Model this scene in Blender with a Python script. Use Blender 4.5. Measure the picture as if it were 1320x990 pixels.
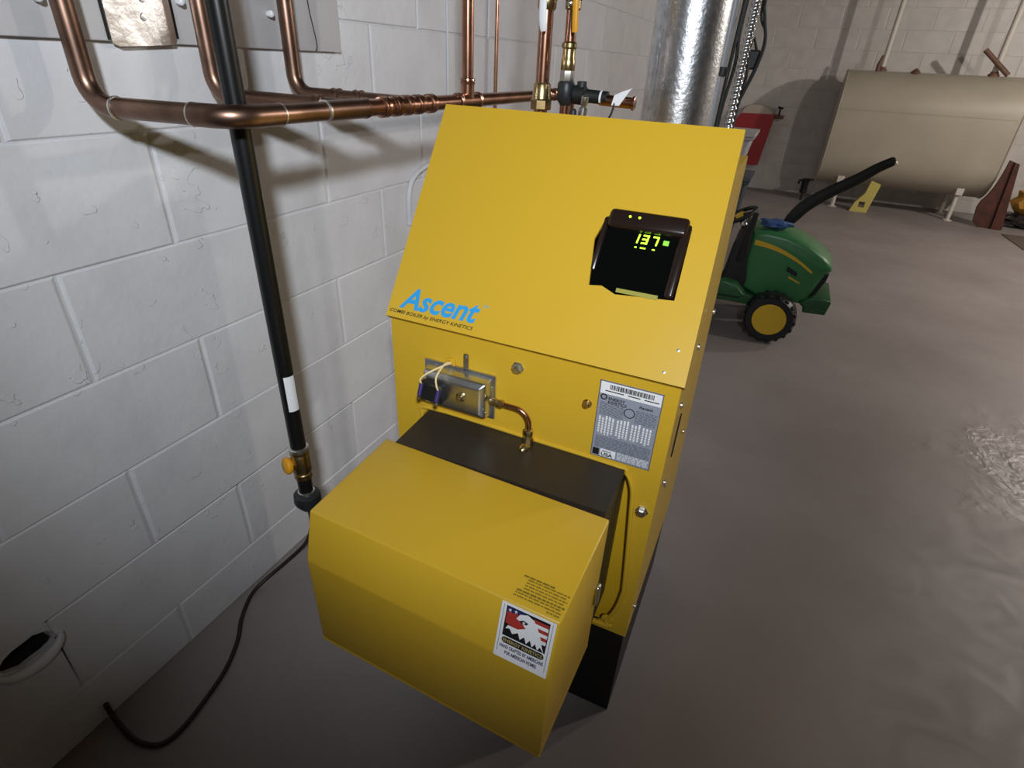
import bpy, bmesh, math, random
from mathutils import Vector, Matrix, Euler
from mathutils.geometry import tessellate_polygon
random.seed(7)
PI = math.pi
S = bpy.context.scene
for o in list(bpy.data.objects): bpy.data.objects.remove(o)
COL = S.collection

# ------------------------------------------------------------------ camera
cam_d = bpy.data.cameras.new('camera'); cam = bpy.data.objects.new('camera', cam_d); COL.objects.link(cam)
YAW, PITCH, ROLL, FPX = 0.40779, -0.52288, 0.05192, 722.4
fw = Vector((-math.sin(YAW)*math.cos(PITCH), math.cos(YAW)*math.cos(PITCH), math.sin(PITCH)))
r0 = Vector((math.cos(YAW), math.sin(YAW), 0)); u0 = r0.cross(fw)
rt = math.cos(ROLL)*r0 + math.sin(ROLL)*u0; up = -math.sin(ROLL)*r0 + math.cos(ROLL)*u0
M4 = Matrix((rt, up, -fw)).transposed().to_4x4(); M4.translation = Vector((1.0434, 0, 1.285))
cam.matrix_world = M4
cam_d.sensor_width = 36; cam_d.lens = 36*FPX/1320; cam_d.clip_start = .02; cam_d.clip_end = 60
S.camera = cam

# ------------------------------------------------------------------ world, lights, exposure
w = bpy.data.worlds.new('world'); S.world = w; w.use_nodes = True
w.node_tree.nodes['Background'].inputs[0].default_value = (.6, .65, .7, 1)
w.node_tree.nodes['Background'].inputs[1].default_value = .05
S.view_settings.view_transform = 'Standard'; S.view_settings.look = 'None'
S.view_settings.gamma = 1; S.view_settings.use_curve_mapping = False
S.view_settings.exposure = 0.0
def lamp(name, kind, loc, energy, color, radius, target=None, cone=None, blend=None):
    d = bpy.data.lights.new(name, kind); d.energy = energy; d.color = color; d.shadow_soft_size = radius
    o = bpy.data.objects.new(name, d); COL.objects.link(o); o.location = loc
    if kind == 'SPOT':
        d.spot_size = math.radians(cone); d.spot_blend = blend
        o.rotation_euler = (Vector(target)-Vector(loc)).to_track_quat('-Z', 'Y').to_euler()
    return o
lamp('head_torch', 'SPOT', (1.40, -.50, 1.82), 148, (.89, .94, 1.0), .06, (.35, 1.2, 1.10), 76, 1.0)
lamp('ceiling_bulb', 'POINT', (4.1, 5.5, 2.12), 130, (1.0, .92, .85), .04)
lamp('ceiling_bulb', 'POINT', (3.5, 3.4, 2.12), 75, (1.0, .92, .85), .05)

# ------------------------------------------------------------------ helpers
def lin(h):
    h = h.lstrip('#'); c = [int(h[i:i+2], 16)/255 for i in (0, 2, 4)]
    return tuple((x/12.92 if x <= .04045 else ((x+.055)/1.055)**2.4) for x in c)
def mat(name, col, rough=.5, metal=0, var=0, vscale=8, bump=0, bscale=40, emit=0, col2=None, spec=.5, detail=4, coat=0):
    m = bpy.data.materials.new(name); m.use_nodes = True
    nt = m.node_tree; N = nt.nodes; L = nt.links; b = N['Principled BSDF']
    c = lin(col) if isinstance(col, str) else col
    b.inputs['Base Color'].default_value = (*c, 1); b.inputs['Roughness'].default_value = rough
    b.inputs['Metallic'].default_value = metal; b.inputs['Specular IOR Level'].default_value = spec
    if coat: b.inputs['Coat Weight'].default_value = coat; b.inputs['Coat Roughness'].default_value = .12
    tc = N.new('ShaderNodeTexCoord')
    if var or col2:
        n = N.new('ShaderNodeTexNoise'); n.inputs['Scale'].default_value = vscale; n.inputs['Detail'].default_value = detail
        L.new(tc.outputs['Object'], n.inputs['Vector'])
        r = N.new('ShaderNodeValToRGB'); L.new(n.outputs['Fac'], r.inputs[0])
        c2 = (lin(col2) if isinstance(col2, str) else col2) if col2 else tuple(x*(1-var) for x in c)
        r.color_ramp.elements[0].position = .35; r.color_ramp.elements[1].position = .65
        r.color_ramp.elements[0].color = (*c2, 1); r.color_ramp.elements[1].color = (*c, 1)
        L.new(r.outputs[0], b.inputs['Base Color'])
    if bump:
        n = N.new('ShaderNodeTexNoise'); n.inputs['Scale'].default_value = bscale; n.inputs['Detail'].default_value = 5
        L.new(tc.outputs['Object'], n.inputs['Vector'])
        bp = N.new('ShaderNodeBump'); bp.inputs['Strength'].default_value = bump; bp.inputs['Distance'].default_value = .004
        L.new(n.outputs['Fac'], bp.inputs['Height']); L.new(bp.outputs[0], b.inputs['Normal'])
    if emit:
        b.inputs['Emission Color'].default_value = (*c, 1); b.inputs['Emission Strength'].default_value = emit
    return m

BASE = {}
class G:
    """collects geometry in world coordinates, then links it as one mesh object"""
    def __init__(s): s.v = []; s.f = []; s.m = []; s.mi = 0
    def add(s, vs, fs):
        o = len(s.v); s.v += [Vector(v) for v in vs]
        for f in fs: s.f.append([i+o for i in f]); s.m.append(s.mi)
        return s
    def box(s, a, b, bev=0, seg=1, frame=None):
        bm = bmesh.new(); bmesh.ops.create_cube(bm, size=1)
        a = Vector(a); b = Vector(b); c = (a+b)/2; d = b-a
        for v in bm.verts: v.co = Vector((c[i]+v.co[i]*d[i] for i in range(3)))
        if bev: bmesh.ops.bevel(bm, geom=bm.edges[:], offset=bev, segments=seg, affect='EDGES', profile=.5)
        return s.frombm(bm, frame)
    def frombm(s, bm, frame=None):
        bm.verts.index_update()
        vs = [(frame @ v.co if frame else v.co.copy()) for v in bm.verts]
        fs = [[v.index for v in f.verts] for f in bm.faces]; bm.free()
        return s.add(vs, fs)
    def tube(s, pts, r, n=14, cap=True, flat=1.0, upv=None):
        P = [Vector(p) for p in pts]; k = len(P)
        R = r if isinstance(r, (list, tuple)) else [r]*k
        T = []
        for i in range(k):
            a = P[max(i-1, 0)]; b = P[min(i+1, k-1)]; T.append((b-a).normalized())
        nrm = Vector(upv) if upv else (Vector((0, 0, 1)) if abs(T[0].z) < .9 else Vector((1, 0, 0)))
        vs = []
        for i in range(k):
            nrm = (nrm - T[i]*nrm.dot(T[i])).normalized(); bn = T[i].cross(nrm)
            for j in range(n):
                a = 2*PI*j/n; vs.append(P[i] + R[i]*(math.cos(a)*nrm + flat*math.sin(a)*bn))
        fs = []
        for i in range(k-1):
            for j in range(n):
                fs.append([i*n+j, i*n+(j+1) % n, (i+1)*n+(j+1) % n, (i+1)*n+j])
        if cap: fs.append(list(range(n))[::-1]); fs.append([(k-1)*n+j for j in range(n)])
        return s.add(vs, fs)
    def cyl(s, p0, p1, r0, r1=None, n=18): return s.tube([p0, p1], [r0, r0 if r1 is None else r1], n)
    def lathe(s, p, ax, prof, n=24, cap=True):
        """prof: list of (distance along axis, radius)"""
        p = Vector(p); ax = Vector(ax).normalized(); q = Vector((0, 0, 1)) if abs(ax.z) < .9 else Vector((1, 0, 0))
        u = ax.cross(q).normalized(); v = ax.cross(u); vs = []
        for d, r in prof:
            for j in range(n):
                a = 2*PI*j/n; vs.append(p + ax*d + r*(math.cos(a)*u + math.sin(a)*v))
        k = len(prof); fs = []
        for i in range(k-1):
            for j in range(n): fs.append([i*n+j, i*n+(j+1) % n, (i+1)*n+(j+1) % n, (i+1)*n+j])
        if cap: fs.append(list(range(n))[::-1]); fs.append([(k-1)*n+j for j in range(n)])
        return s.add(vs, fs)
    def prism(s, outline, O, U, V, N, depth, hole=None, start=0.0):
        """outline in (u,v); front face at start, going along N by depth"""
        O, U, V, N = Vector(O), Vector(U), Vector(V), Vector(N)
        loops = [outline] + ([hole] if hole else [])
        flat = [p for l in loops for p in l]
        at = lambda p, d: O + U*p[0] + V*p[1] + N*d
        n = len(flat); vs = [at(p, start) for p in flat] + [at(p, start+depth) for p in flat]
        if hole: tri = [list(t) for t in tessellate_polygon([[Vector((p[0], p[1], 0)) for p in l] for l in loops])]
        else: tri = [list(range(n))]
        fs = [list(t) for t in tri] + [[i+n for i in t][::-1] for t in tri]
        o = 0
        for l in loops:
            k = len(l)
            for i in range(k): j = (i+1) % k; fs.append([o+i, o+j, n+o+j, n+o+i])
            o += k
        return s.add(vs, fs)
    def quad(s, O, U, V, x0, y0, x1, y1, N=(0, 0, 0), d=0):
        O, U, V, N = Vector(O), Vector(U), Vector(V), Vector(N)
        return s.add([O+U*x+V*y+N*d for x, y in ((x0, y0), (x1, y0), (x1, y1), (x0, y1))], [[0, 1, 2, 3]])
    def poly(s, pts, O, U, V, N, d):
        O, U, V, N = Vector(O), Vector(U), Vector(V), Vector(N)
        t = tessellate_polygon([[Vector((p[0], p[1], 0)) for p in pts]])
        return s.add([O+U*p[0]+V*p[1]+N*d for p in pts], [list(x) for x in t])
    def text(s, body, O, U, V, N, size=1, width=None, shear=0, bold=0, ext=.0002, align='LEFT', d=0):
        cu = bpy.data.curves.new('t', 'FONT'); cu.body = body; cu.size = 1; cu.shear = shear; cu.offset = bold
        cu.extrude = 0; cu.align_x = align; cu.resolution_u = 3
        ob = bpy.data.objects.new('t', cu); COL.objects.link(ob)
        dg = bpy.context.evaluated_depsgraph_get(); me = ob.evaluated_get(dg).to_mesh()
        xs = [v.co.x for v in me.vertices] or [0, 1]; k = size; kx = size
        if width: kx = width/max(1e-6, max(xs)-min(xs))
        O, U, V, N = Vector(O), Vector(U), Vector(V), Vector(N)
        x0 = min(xs) if align == 'LEFT' else 0
        vs = [O + U*(v.co.x-x0)*kx + V*v.co.y*k + N*(d+ext) for v in me.vertices]
        fs = [list(p.vertices) for p in me.polygons]
        ob.evaluated_get(dg).to_mesh_clear(); bpy.data.objects.remove(ob); bpy.data.curves.remove(cu)
        return s.add(vs, fs)
    def build(s, name, mats, parent=None, ang=38, fix=True, loc=None):
        me = bpy.data.meshes.new(name)
        b = BASE.get(parent.name, Vector()) if parent else Vector(loc or (0, 0, 0))
        me.from_pydata([v-b for v in s.v], [], s.f)
        mats = mats if isinstance(mats, (list, tuple)) else [mats]
        for m in mats: me.materials.append(m)
        me.polygons.foreach_set('material_index', s.m)
        if fix:
            bm = bmesh.new(); bm.from_mesh(me); bmesh.ops.recalc_face_normals(bm, faces=bm.faces[:]); bm.to_mesh(me); bm.free()
        me.polygons.foreach_set('use_smooth', [True]*len(me.polygons)); me.set_sharp_from_angle(angle=math.radians(ang))
        o = bpy.data.objects.new(name, me); COL.objects.link(o)
        if parent: o.parent = parent
        else: o.location = b
        BASE[o.name] = b
        return o
def thing(name, label, cat, base, group=None):
    o = bpy.data.objects.new(name, None); COL.objects.link(o); o.location = base; o.empty_display_size = .05
    BASE[o.name] = Vector(base); return tag(o, label, cat, group)
def tag(o, label, cat, group=None):
    o['label'] = label; o['category'] = cat
    if group: o['group'] = group
    return o
def struct(o, label=None):
    o['kind'] = 'structure'
    if label: o['label'] = label
    return o
def arc(c, a, b, r, n=6):
    """points of a quarter bend at corner c coming from direction a, leaving in direction b"""
    c, a, b = Vector(c), Vector(a).normalized(), Vector(b).normalized(); o = c - a*r + b*r; out = []
    for i in range(n+1):
        t = i/n*PI/2; out.append(o + (a*math.sin(t) - b*math.cos(t))*r)
    return out
def smooth(pts, n=6):
    P = [Vector(p) for p in pts]; out = []
    for i in range(len(P)-1):
        p0, p1, p2, p3 = P[max(i-1, 0)], P[i], P[i+1], P[min(i+2, len(P)-1)]
        for k in range(n):
            t = k/n
            out.append(.5*((2*p1)+(p2-p0)*t+(2*p0-5*p1+4*p2-p3)*t*t+(3*p1-p0-3*p2+p3)*t**3))
    return out+[P[-1]]
X, Y, Z = Vector((1, 0, 0)), Vector((0, 1, 0)), Vector((0, 0, 1))

# ------------------------------------------------------------------ materials
def wall_paint(name, col, col2, bump=.5, rough=.45):
    m = mat(name, col, rough); nt = m.node_tree; N = nt.nodes; L = nt.links; b = N['Principled BSDF']
    tc = N.new('ShaderNodeTexCoord'); oi = N.new('ShaderNodeObjectInfo')
    ad = N.new('ShaderNodeVectorMath'); ad.operation = 'ADD'
    sc = N.new('ShaderNodeVectorMath'); sc.operation = 'SCALE'; sc.inputs[0].default_value = (13, 7, 5)
    L.new(oi.outputs['Random'], sc.inputs['Scale']); L.new(tc.outputs['Object'], ad.inputs[0]); L.new(sc.outputs[0], ad.inputs[1])
    n1 = N.new('ShaderNodeTexNoise'); n1.inputs['Scale'].default_value = 7; n1.inputs['Detail'].default_value = 6
    n2 = N.new('ShaderNodeTexNoise'); n2.inputs['Scale'].default_value = 48; n2.inputs['Detail'].default_value = 6
    n3 = N.new('ShaderNodeTexNoise'); n3.inputs['Scale'].default_value = 16; n3.inputs['Detail'].default_value = 3; n3.inputs['Distortion'].default_value = .2
    for n in (n1, n2, n3): L.new(ad.outputs[0], n.inputs['Vector'])
    r = N.new('ShaderNodeValToRGB'); r.color_ramp.elements[0].position = .30; r.color_ramp.elements[1].position = .62
    r.color_ramp.elements[0].color = (*lin(col2), 1); r.color_ramp.elements[1].color = (*lin(col), 1)
    L.new(n1.outputs[0], r.inputs[0]); L.new(r.outputs[0], b.inputs['Base Color'])
    r3 = N.new('ShaderNodeValToRGB'); r3.color_ramp.elements[0].position = .66; r3.color_ramp.elements[1].position = .30
    L.new(n3.outputs[0], r3.inputs[0])
    mx = N.new('ShaderNodeMath'); mx.operation = 'MULTIPLY_ADD'; mx.inputs[1].default_value = .8
    L.new(n2.outputs[0], mx.inputs[0]); L.new(r3.outputs[0], mx.inputs[2])
    bp = N.new('ShaderNodeBump'); bp.inputs['Strength'].default_value = bump; bp.inputs['Distance'].default_value = .0016
    L.new(mx.outputs[0], bp.inputs['Height']); L.new(bp.outputs[0], b.inputs['Normal'])
    return m
M = {}
M['wall'] = wall_paint('white_block_paint', '#d6d8dc', '#cccdd1', .75)
M['farwall'] = wall_paint('white_far_block_paint', '#cfcbc6', '#c2beb9', .35)
M['mortar'] = wall_paint('painted_mortar', '#d2d3d6', '#c0c1c4', .5)
M['outwall'] = mat('grey_wall_paint', '#8a8580', .7, var=.1)
M['ceil'] = mat('ceiling_boards', '#6f665d', .8, var=.2)
# floor: worn grey floor paint
m = mat('grey_floor_paint', '#7d746f', .5); nt = m.node_tree; N = nt.nodes; L = nt.links; b = N['Principled BSDF']
tc = N.new('ShaderNodeTexCoord')
n1 = N.new('ShaderNodeTexNoise'); n1.inputs['Scale'].default_value = 1.6; n1.inputs['Detail'].default_value = 7
n2 = N.new('ShaderNodeTexNoise'); n2.inputs['Scale'].default_value = 9; n2.inputs['Detail'].default_value = 6; n2.inputs['Distortion'].default_value = 1.2
for n in (n1, n2): L.new(tc.outputs['Object'], n.inputs['Vector'])
r = N.new('ShaderNodeValToRGB'); r.color_ramp.elements[0].position = .3; r.color_ramp.elements[1].position = .7
r.color_ramp.elements[0].color = (*lin('#837b79'), 1); r.color_ramp.elements[1].color = (*lin('#968f8d'), 1)
L.new(n1.outputs[0], r.inputs[0]); L.new(r.outputs[0], b.inputs['Base Color'])
rr = N.new('ShaderNodeMapRange'); rr.inputs[1].default_value = .3; rr.inputs[2].default_value = .7; rr.inputs[3].default_value = .50; rr.inputs[4].default_value = .62
L.new(n2.outputs[0], rr.inputs[0])
# a smeared glossy patch of fresh sealer on the right
vd = N.new('ShaderNodeVectorMath'); vd.operation = 'DISTANCE'; vd.inputs[1].default_value = (2.36, 2.42, 0)
n4 = N.new('ShaderNodeTexNoise'); n4.inputs['Scale'].default_value = 6; n4.inputs['Detail'].default_value = 4
L.new(tc.outputs['Object'], n4.inputs['Vector']); L.new(tc.outputs['Object'], vd.inputs[0])
ma = N.new('ShaderNodeMath'); ma.operation = 'MULTIPLY_ADD'; ma.inputs[1].default_value = .7; L.new(n4.outputs[0], ma.inputs[0]); L.new(vd.outputs['Value'], ma.inputs[2])
pm = N.new('ShaderNodeMapRange'); pm.inputs[1].default_value = .85; pm.inputs[2].default_value = .55; pm.inputs[3].default_value = 0; pm.inputs[4].default_value = 1
L.new(ma.outputs[0], pm.inputs[0])
mr = N.new('ShaderNodeMix'); mr.data_type = 'FLOAT'; L.new(pm.outputs[0], mr.inputs[0]); L.new(rr.outputs[0], mr.inputs[2]); mr.inputs[3].default_value = .34
L.new(mr.outputs[0], b.inputs['Roughness'])
bp = N.new('ShaderNodeBump'); bp.inputs['Strength'].default_value = .12; bp.inputs['Distance'].default_value = .006
L.new(n2.outputs[0], bp.inputs['Height'])
n5 = N.new('ShaderNodeTexNoise'); n5.inputs['Scale'].default_value = 14; n5.inputs['Detail'].default_value = 5; n5.inputs['Distortion'].default_value = 1.5
L.new(tc.outputs['Object'], n5.inputs['Vector'])
mm = N.new('ShaderNodeMath'); mm.operation = 'MULTIPLY'; L.new(pm.outputs[0], mm.inputs[0]); L.new(n5.outputs[0], mm.inputs[1])
b2 = N.new('ShaderNodeBump'); b2.inputs['Strength'].default_value = .8; b2.inputs['Distance'].default_value = .012
L.new(mm.outputs[0], b2.inputs['Height']); L.new(bp.outputs[0], b2.inputs['Normal']); L.new(b2.outputs[0], b.inputs['Normal'])
M['floor'] = m
M['yellow'] = mat('yellow_powder_coat', '#cba42b', .38, bump=.05, bscale=600)
M['yellow2'] = mat('yellow_inner_sheet', '#c79f1e', .45)
M['black'] = mat('black_painted_steel', '#0d0d0c', .55)
M['neck'] = mat('dark_brown_sheet', '#2f2820', .5, var=.15, vscale=20)
M['screen'] = mat('black_screen', '#070a09', .12)
M['module'] = mat('brown_black_plastic', '#241a16', .22)
M['led'] = mat('green_digit', (.42, 1.0, .03), .4, emit=2.6)
M['led2'] = mat('dim_green', (.22, .55, .05), .4, emit=.6)
M['glabel'] = mat('olive_label', '#98923a', .5)
M['copper'] = mat('bright_copper', (.52, .27, .18), .25, 1, var=.35, vscale=18, detail=6)
M['copper_old'] = mat('aged_copper', (.30, .185, .135), .36, 1, var=.45, vscale=14, detail=7)
M['brass'] = mat('brass', (.55, .42, .20), .3, 1, var=.25, vscale=40)
M['solder'] = mat('solder', (.72, .70, .66), .35, 1)
M['galv'] = mat('galvanised_steel', (.70, .72, .74), .30, 1, var=.25, vscale=60, bump=.2, bscale=120)
M['zinc'] = mat('zinc_plate', (.74, .77, .78), .30, 1, var=.2, vscale=30)
M['plate'] = mat('crumpled_tin', (.78, .78, .78), .34, 1, var=.2, vscale=12, bump=.7, bscale=18)
M['blackpipe'] = mat('black_pipe', '#121314', .32)
M['iron'] = mat('black_iron', '#232629', .45, bump=.2)
M['yhandle'] = mat('yellow_handle', '#d99a18', .45)
M['white'] = mat('white_sticker', '#e6e8ea', .5)
M['grey'] = mat('grey_print', '#8d92a0', .5)
M['ink'] = mat('black_ink', '#17171b', .5)
M['inkgrey'] = mat('grey_ink', '#555963', .5)
M['olive'] = mat('olive_ink', '#76651c', .5)
M['blue'] = mat('blue_lettering', '#2f9bd8', .4)
M['navy'] = mat('navy_ink', '#2b2a5a', .5)
M['red'] = mat('red_ink', '#a8352c', .5)
M['gold'] = mat('gold_ink', '#b3a36a', .5)
M['cream'] = mat('cream_wire', '#e8d29a', .5)
M['purple'] = mat('purple_connector', '#33265e', .4)
M['dark'] = mat('dark_rubber', '#111312', .6)
M['cable'] = mat('dark_red_cable', '#2a1512', .5)
M['conduit'] = mat('grey_conduit', '#85868a', .45)
M['creampipe'] = mat('cream_pipe', '#d9cdb8', .45)
M['tank'] = mat('tan_tank_paint', '#b3ab9a', .42, var=.1, vscale=3)
M['tankpipe'] = mat('white_pipe_paint', '#d0cbc0', .45)
M['rust'] = mat('rusty_metal', '#5a2f22', .65, col2='#3c2019', vscale=9)
M['rustpipe'] = mat('rusty_pipe', '#7a5a48', .6, var=.3)
M['green'] = mat('green_plastic', '#3b7a49', .36)
M['greend'] = mat('dark_green_plastic', '#285a34', .4)
M['tyre'] = mat('black_tyre', '#17181a', .42)
M['toyyellow'] = mat('yellow_plastic', '#dcb32c', .4)
M['bin'] = mat('dark_blue_plastic', '#3b434f', .45)
M['bin2'] = mat('grey_plastic', '#a9a9ac', .4)
M['redbox'] = mat('red_paint', '#a3262a', .45, var=.15)
M['paleplastic'] = mat('pale_plastic', '#b9ad9c', .5)
M['bluecloth'] = mat('blue_cloth', '#47659c', .8)
M['orange'] = mat('orange_bag', '#b98836', .5, var=.25, vscale=12)
M['foil'] = mat('dark_foil', '#4a4648', .3, .6)
M['sheet'] = mat('dark_card', '#5a5048', .7)
M['board'] = wall_paint('white_board_paint', '#cdcdcf', '#c3c2c4', .15)
M['hole'] = mat('shaded_raw_block', '#2c2420', .95, bump=.6)  # shade inside the wall hole is put into this near-black block colour

# ------------------------------------------------------------------ room shell
XR, YF, YB, ZC = 5.6, 8.2, -2.4, 2.3
struct(G().box((-.25, YB-.2, -.2), (XR+.2, YF+.25, 0)).build('floor', M['floor']), 'worn grey painted concrete basement floor')
struct(G().box((-.25, YB-.2, ZC), (XR+.2, YF+.25, ZC+.1)).build('ceiling', M['ceil']))
struct(G().box((XR, YB, 0), (XR+.2, YF, ZC)).build('wall_right', M['outwall']))
struct(G().box((0, YB-.2, 0), (XR, YB, ZC)).build('wall_front', M['outwall']))

def block_mesh(L, H, key, mat_, bx=.0075, bz=.0035, dep=.03):
    """one face block lying in the plane u (length) v (height), front at +n; only its seen sides"""
    a, b_ = L/2-.0008, H/2-.0006; seg = 4
    vs = []; fs = []
    rnd = random.Random(key)
    j = lambda: rnd.uniform(-.0008, .0008)
    front = [(-a+bx+j(), -b_+bz+j()), (a-bx+j(), -b_+bz+j()), (a-bx+j(), b_-bz+j()), (-a+bx+j(), b_-bz+j())]
    mid = [(-a+.0025, -b_+.001), (a-.0025, -b_+.001), (a-.0025, b_-.001), (-a+.0025, b_-.001)]
    back = [(-a, -b_), (a, -b_), (a, b_), (-a, b_)]
    for loop, d in ((front, 0), (mid, -.0018), (back, -.005), (back, -dep)):
        vs += [(d, p[0], p[1]) for p in loop]
    fs.append([0, 1, 2, 3])
    for k in range(3):
        for i in range(4): n = (i+1) % 4; fs.append([k*4+i, (k+1)*4+i, (k+1)*4+n, k*4+n])
    me = bpy.data.meshes.new('block'); me.from_pydata(vs, [], fs); me.materials.append(mat_)
    bm = bmesh.new(); bm.from_mesh(me); bmesh.ops.recalc_face_normals(bm, faces=bm.faces[:]); bm.to_mesh(me); bm.free()
    if me.polygons[0].normal.x < 0: me.flip_normals()
    return me
def lay_blocks(parent, u0, u1, BL, offs, rotz, origin, mat_, skip=None, tint=0):
    """courses of blocks; u runs along the wall, front faces local +x turned by rotz"""
    zs = [0, .131] + [.131+.2032*i for i in range(1, 30) if .131+.2032*i < ZC-.05] + [ZC]
    cache = {}; mortar = G(); n = 0
    for ci in range(len(zs)-1):
        z0, z1 = zs[ci], zs[ci+1]; off = offs[ci % 2]
        k = math.floor((u0-off)/BL); js = []
        while off+k*BL < u1: js.append(off+k*BL); k += 1
        js.append(js[-1]+BL); js = [max(u0, min(u1, j)) for j in js]
        for i in range(len(js)-1):
            a, b_ = js[i], js[i+1]
            if b_-a < .02: continue
            if skip and skip(ci, a, b_): continue
            key = (round(b_-a, 3), round(z1-z0, 3), n % 3); n += 1
            if key not in cache: cache[key] = block_mesh(b_-a, z1-z0, str(key), mat_)
            o = bpy.data.objects.new('block', cache[key]); COL.objects.link(o); o.parent = parent
            c = (a+b_)/2
            o.rotation_euler = (random.uniform(-.0008, .0008), random.uniform(-.002, .002), rotz)
            if rotz == 0: o.location = Vector((origin+random.uniform(-.0008, .0006), c, (z0+z1)/2))-BASE[parent.name]
            else: o.location = Vector((c, origin-random.uniform(-.0008, .0006), (z0+z1)/2))-BASE[parent.name]
    return zs
# left wall : core, mortar bed and single blocks
wl = struct(G().box((-.25, YB, 0), (-.10, YF+.05, ZC)).build('wall_left', M['mortar']), 'white painted concrete block wall along the left')
holeblk = (.275-.443, .275)
zs = lay_blocks(wl, -1.1, YF, .443, (.4965, .718), 0, 0.0, M['wall'], skip=lambda c, a, b_: c == 1 and abs(b_-.275) < .01)
mg = G()
HY0, HY1, HZ0, HZ1 = .15, .275, .131, .334
# painted mortar sheet lying just behind the block faces, open where the hole is
mg.box((-.10, -1.1, .3315), (-.0032, YF, ZC)); mg.box((-.10, .2715, 0), (-.0032, YF, .334)); mg.box((-.10, -1.1, 0), (-.0032, -.168, .334)); mg.box((-.10, -.168, 0), (-.0032, .275, .1335))
mg.build('mortar', M['mortar'], wl)
G().box((-.10, YB, 0), (0, -1.1, ZC)).build('plaster', M['wall'], wl)
# the broken block with the hole
hg = G(); cy_, cz_ = .232, .302
rng = random.Random(3)
hole = [(cy_+.046*math.cos(t)*rng.uniform(.88, 1.1), cz_+.027*math.sin(t)*rng.uniform(.85, 1.05)) for t in [2*PI*i/16 for i in range(16)]]
hole.reverse()
hg.prism([(-.166, .1325), (.2735, .1325), (.2735, .3325), (-.166, .3325)], (0, 0, 0), Y, Z, -X, .012, hole=hole)
hg.build('block', M['wall'], wl, ang=60)
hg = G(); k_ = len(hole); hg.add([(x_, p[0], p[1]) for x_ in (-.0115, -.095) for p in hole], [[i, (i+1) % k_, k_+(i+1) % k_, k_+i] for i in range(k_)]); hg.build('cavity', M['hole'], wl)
hg = G(); hg.box((-.0995, -.16, .14), (-.095, .27, .325)); hg.build('block_core', M['hole'], wl)  # backing of the hole, its darkness painted into the material
lip = []
for i in range(11):
    t = PI*1.02+i/10*PI*.96
    lip.append((.004, cy_+.052*math.cos(t), cz_-.004+.034*math.sin(t)))
lg = G().tube(smooth(lip, 3), [(.004+.009*math.sin(PI*i/30)) for i in range(31)], 10)
lg.build('plaster_lip', M['mortar'], wl)
# far wall
wf = struct(G().box((-.1, YF+.0032, 0), (XR, YF+.25, ZC)).build('wall_back', M['farwall']), 'white painted block wall at the far end')
lay_blocks(wf, 0.0, XR, .436, (.584, .802), -PI/2, YF, M['farwall'])

# painted board over the upper left wall
bd = G().box((.0005, -.9, 1.283), (.013, 1.25, ZC), bev=.003, seg=2)
tag(bd.build('mounting_board', M['board'], loc=(0, .2, 1.283)), 'white painted board fixed to the upper block wall behind the copper pipes', 'board')
# ragged tin plate
pg = G().prism([(.688, 1.281), (.700, 1.276), (.800, 1.282), (.806, 1.290), (.803, 1.60), (.690, 1.60)], (.0135, 0, 0), Y, Z, X, .0025)
pt = thing('tin_plate', 'crumpled silver tin plate on the white board between two copper pipes', 'metal plate', (.0135, .745, 1.28))
pg.build('sheet', M['plate'], pt)
G().box((.0135, .683, 1.285), (.0155, .6865, 1.6)).build('edge_strip', M['black'], pt); G().box((.0135, .8075, 1.292), (.0155, .811, 1.6)).build('edge_strip', M['black'], pt)
for k in range(3): G().lathe((.016, .752+.004*k, 1.32+.026*k), X, [(0, .006), (.0015, .005), (.0018, 0)], 10).build('rivet', M['zinc'], pt)

# ------------------------------------------------------------------ boiler
BX, BY = .452, .787
W, D = .534, .513
ZF, ZT, DT, ZP = .868, 1.203, .248, .269
bo = thing('boiler', 'yellow sheet metal floor boiler with slanted hood and digital display', 'boiler', (BX+W/2, BY+D/2, 0))
B = lambda x, y, z: Vector((BX+x, BY+y, z))
g = G().box(B(.004, .004, 0), B(W-.004, D-.02, ZP+.004)); g.build('base', M['black'], bo)
SK = -.015  # the hood leans a touch to the left
ZB = 1.14
side = [(.0055, ZP), (.0055, ZF), (DT, ZT-.004), (DT+.012, ZB), (D, ZB), (D, .235)]
SHX = lambda z: SK*max(0, z-ZF)/(ZT-ZF)
for s in (0, 1):
    x0 = 0 if s == 0 else W-.006
    g = G().prism(side, B(x0, 0, 0), Y, Z, X, .006)
    for v in g.v: v.x += SHX(v.z)
    sp = g.build('side_panel', M['yellow'], bo)
    if s:
        for (y_, z_) in ((.146, .872), (.06, .80), (.08, .62), (.10, .60), (.05, .31), (.30, .60), (.36, .86)): G().lathe(B(W, y_, z_), X, [(0, .006), (.003, .006), (.0045, .003), (.0046, 0)], 10).build('screw', M['zinc'], sp)
        h = G().box(B(W-.001, .115, .655), B(W+.0012, .128, .745)); h.build('slot', M['black'], sp)
g = G().box(B(-.005, DT+.012, ZB-.006), B(W-.014, D, ZB-.0005)); g.build('top_panel', M['yellow'], bo)
g = G().box(B(.006, D-.006, .235), B(W-.014, D, ZB-.006)); g.build('rear_panel', M['yellow'], bo)
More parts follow.
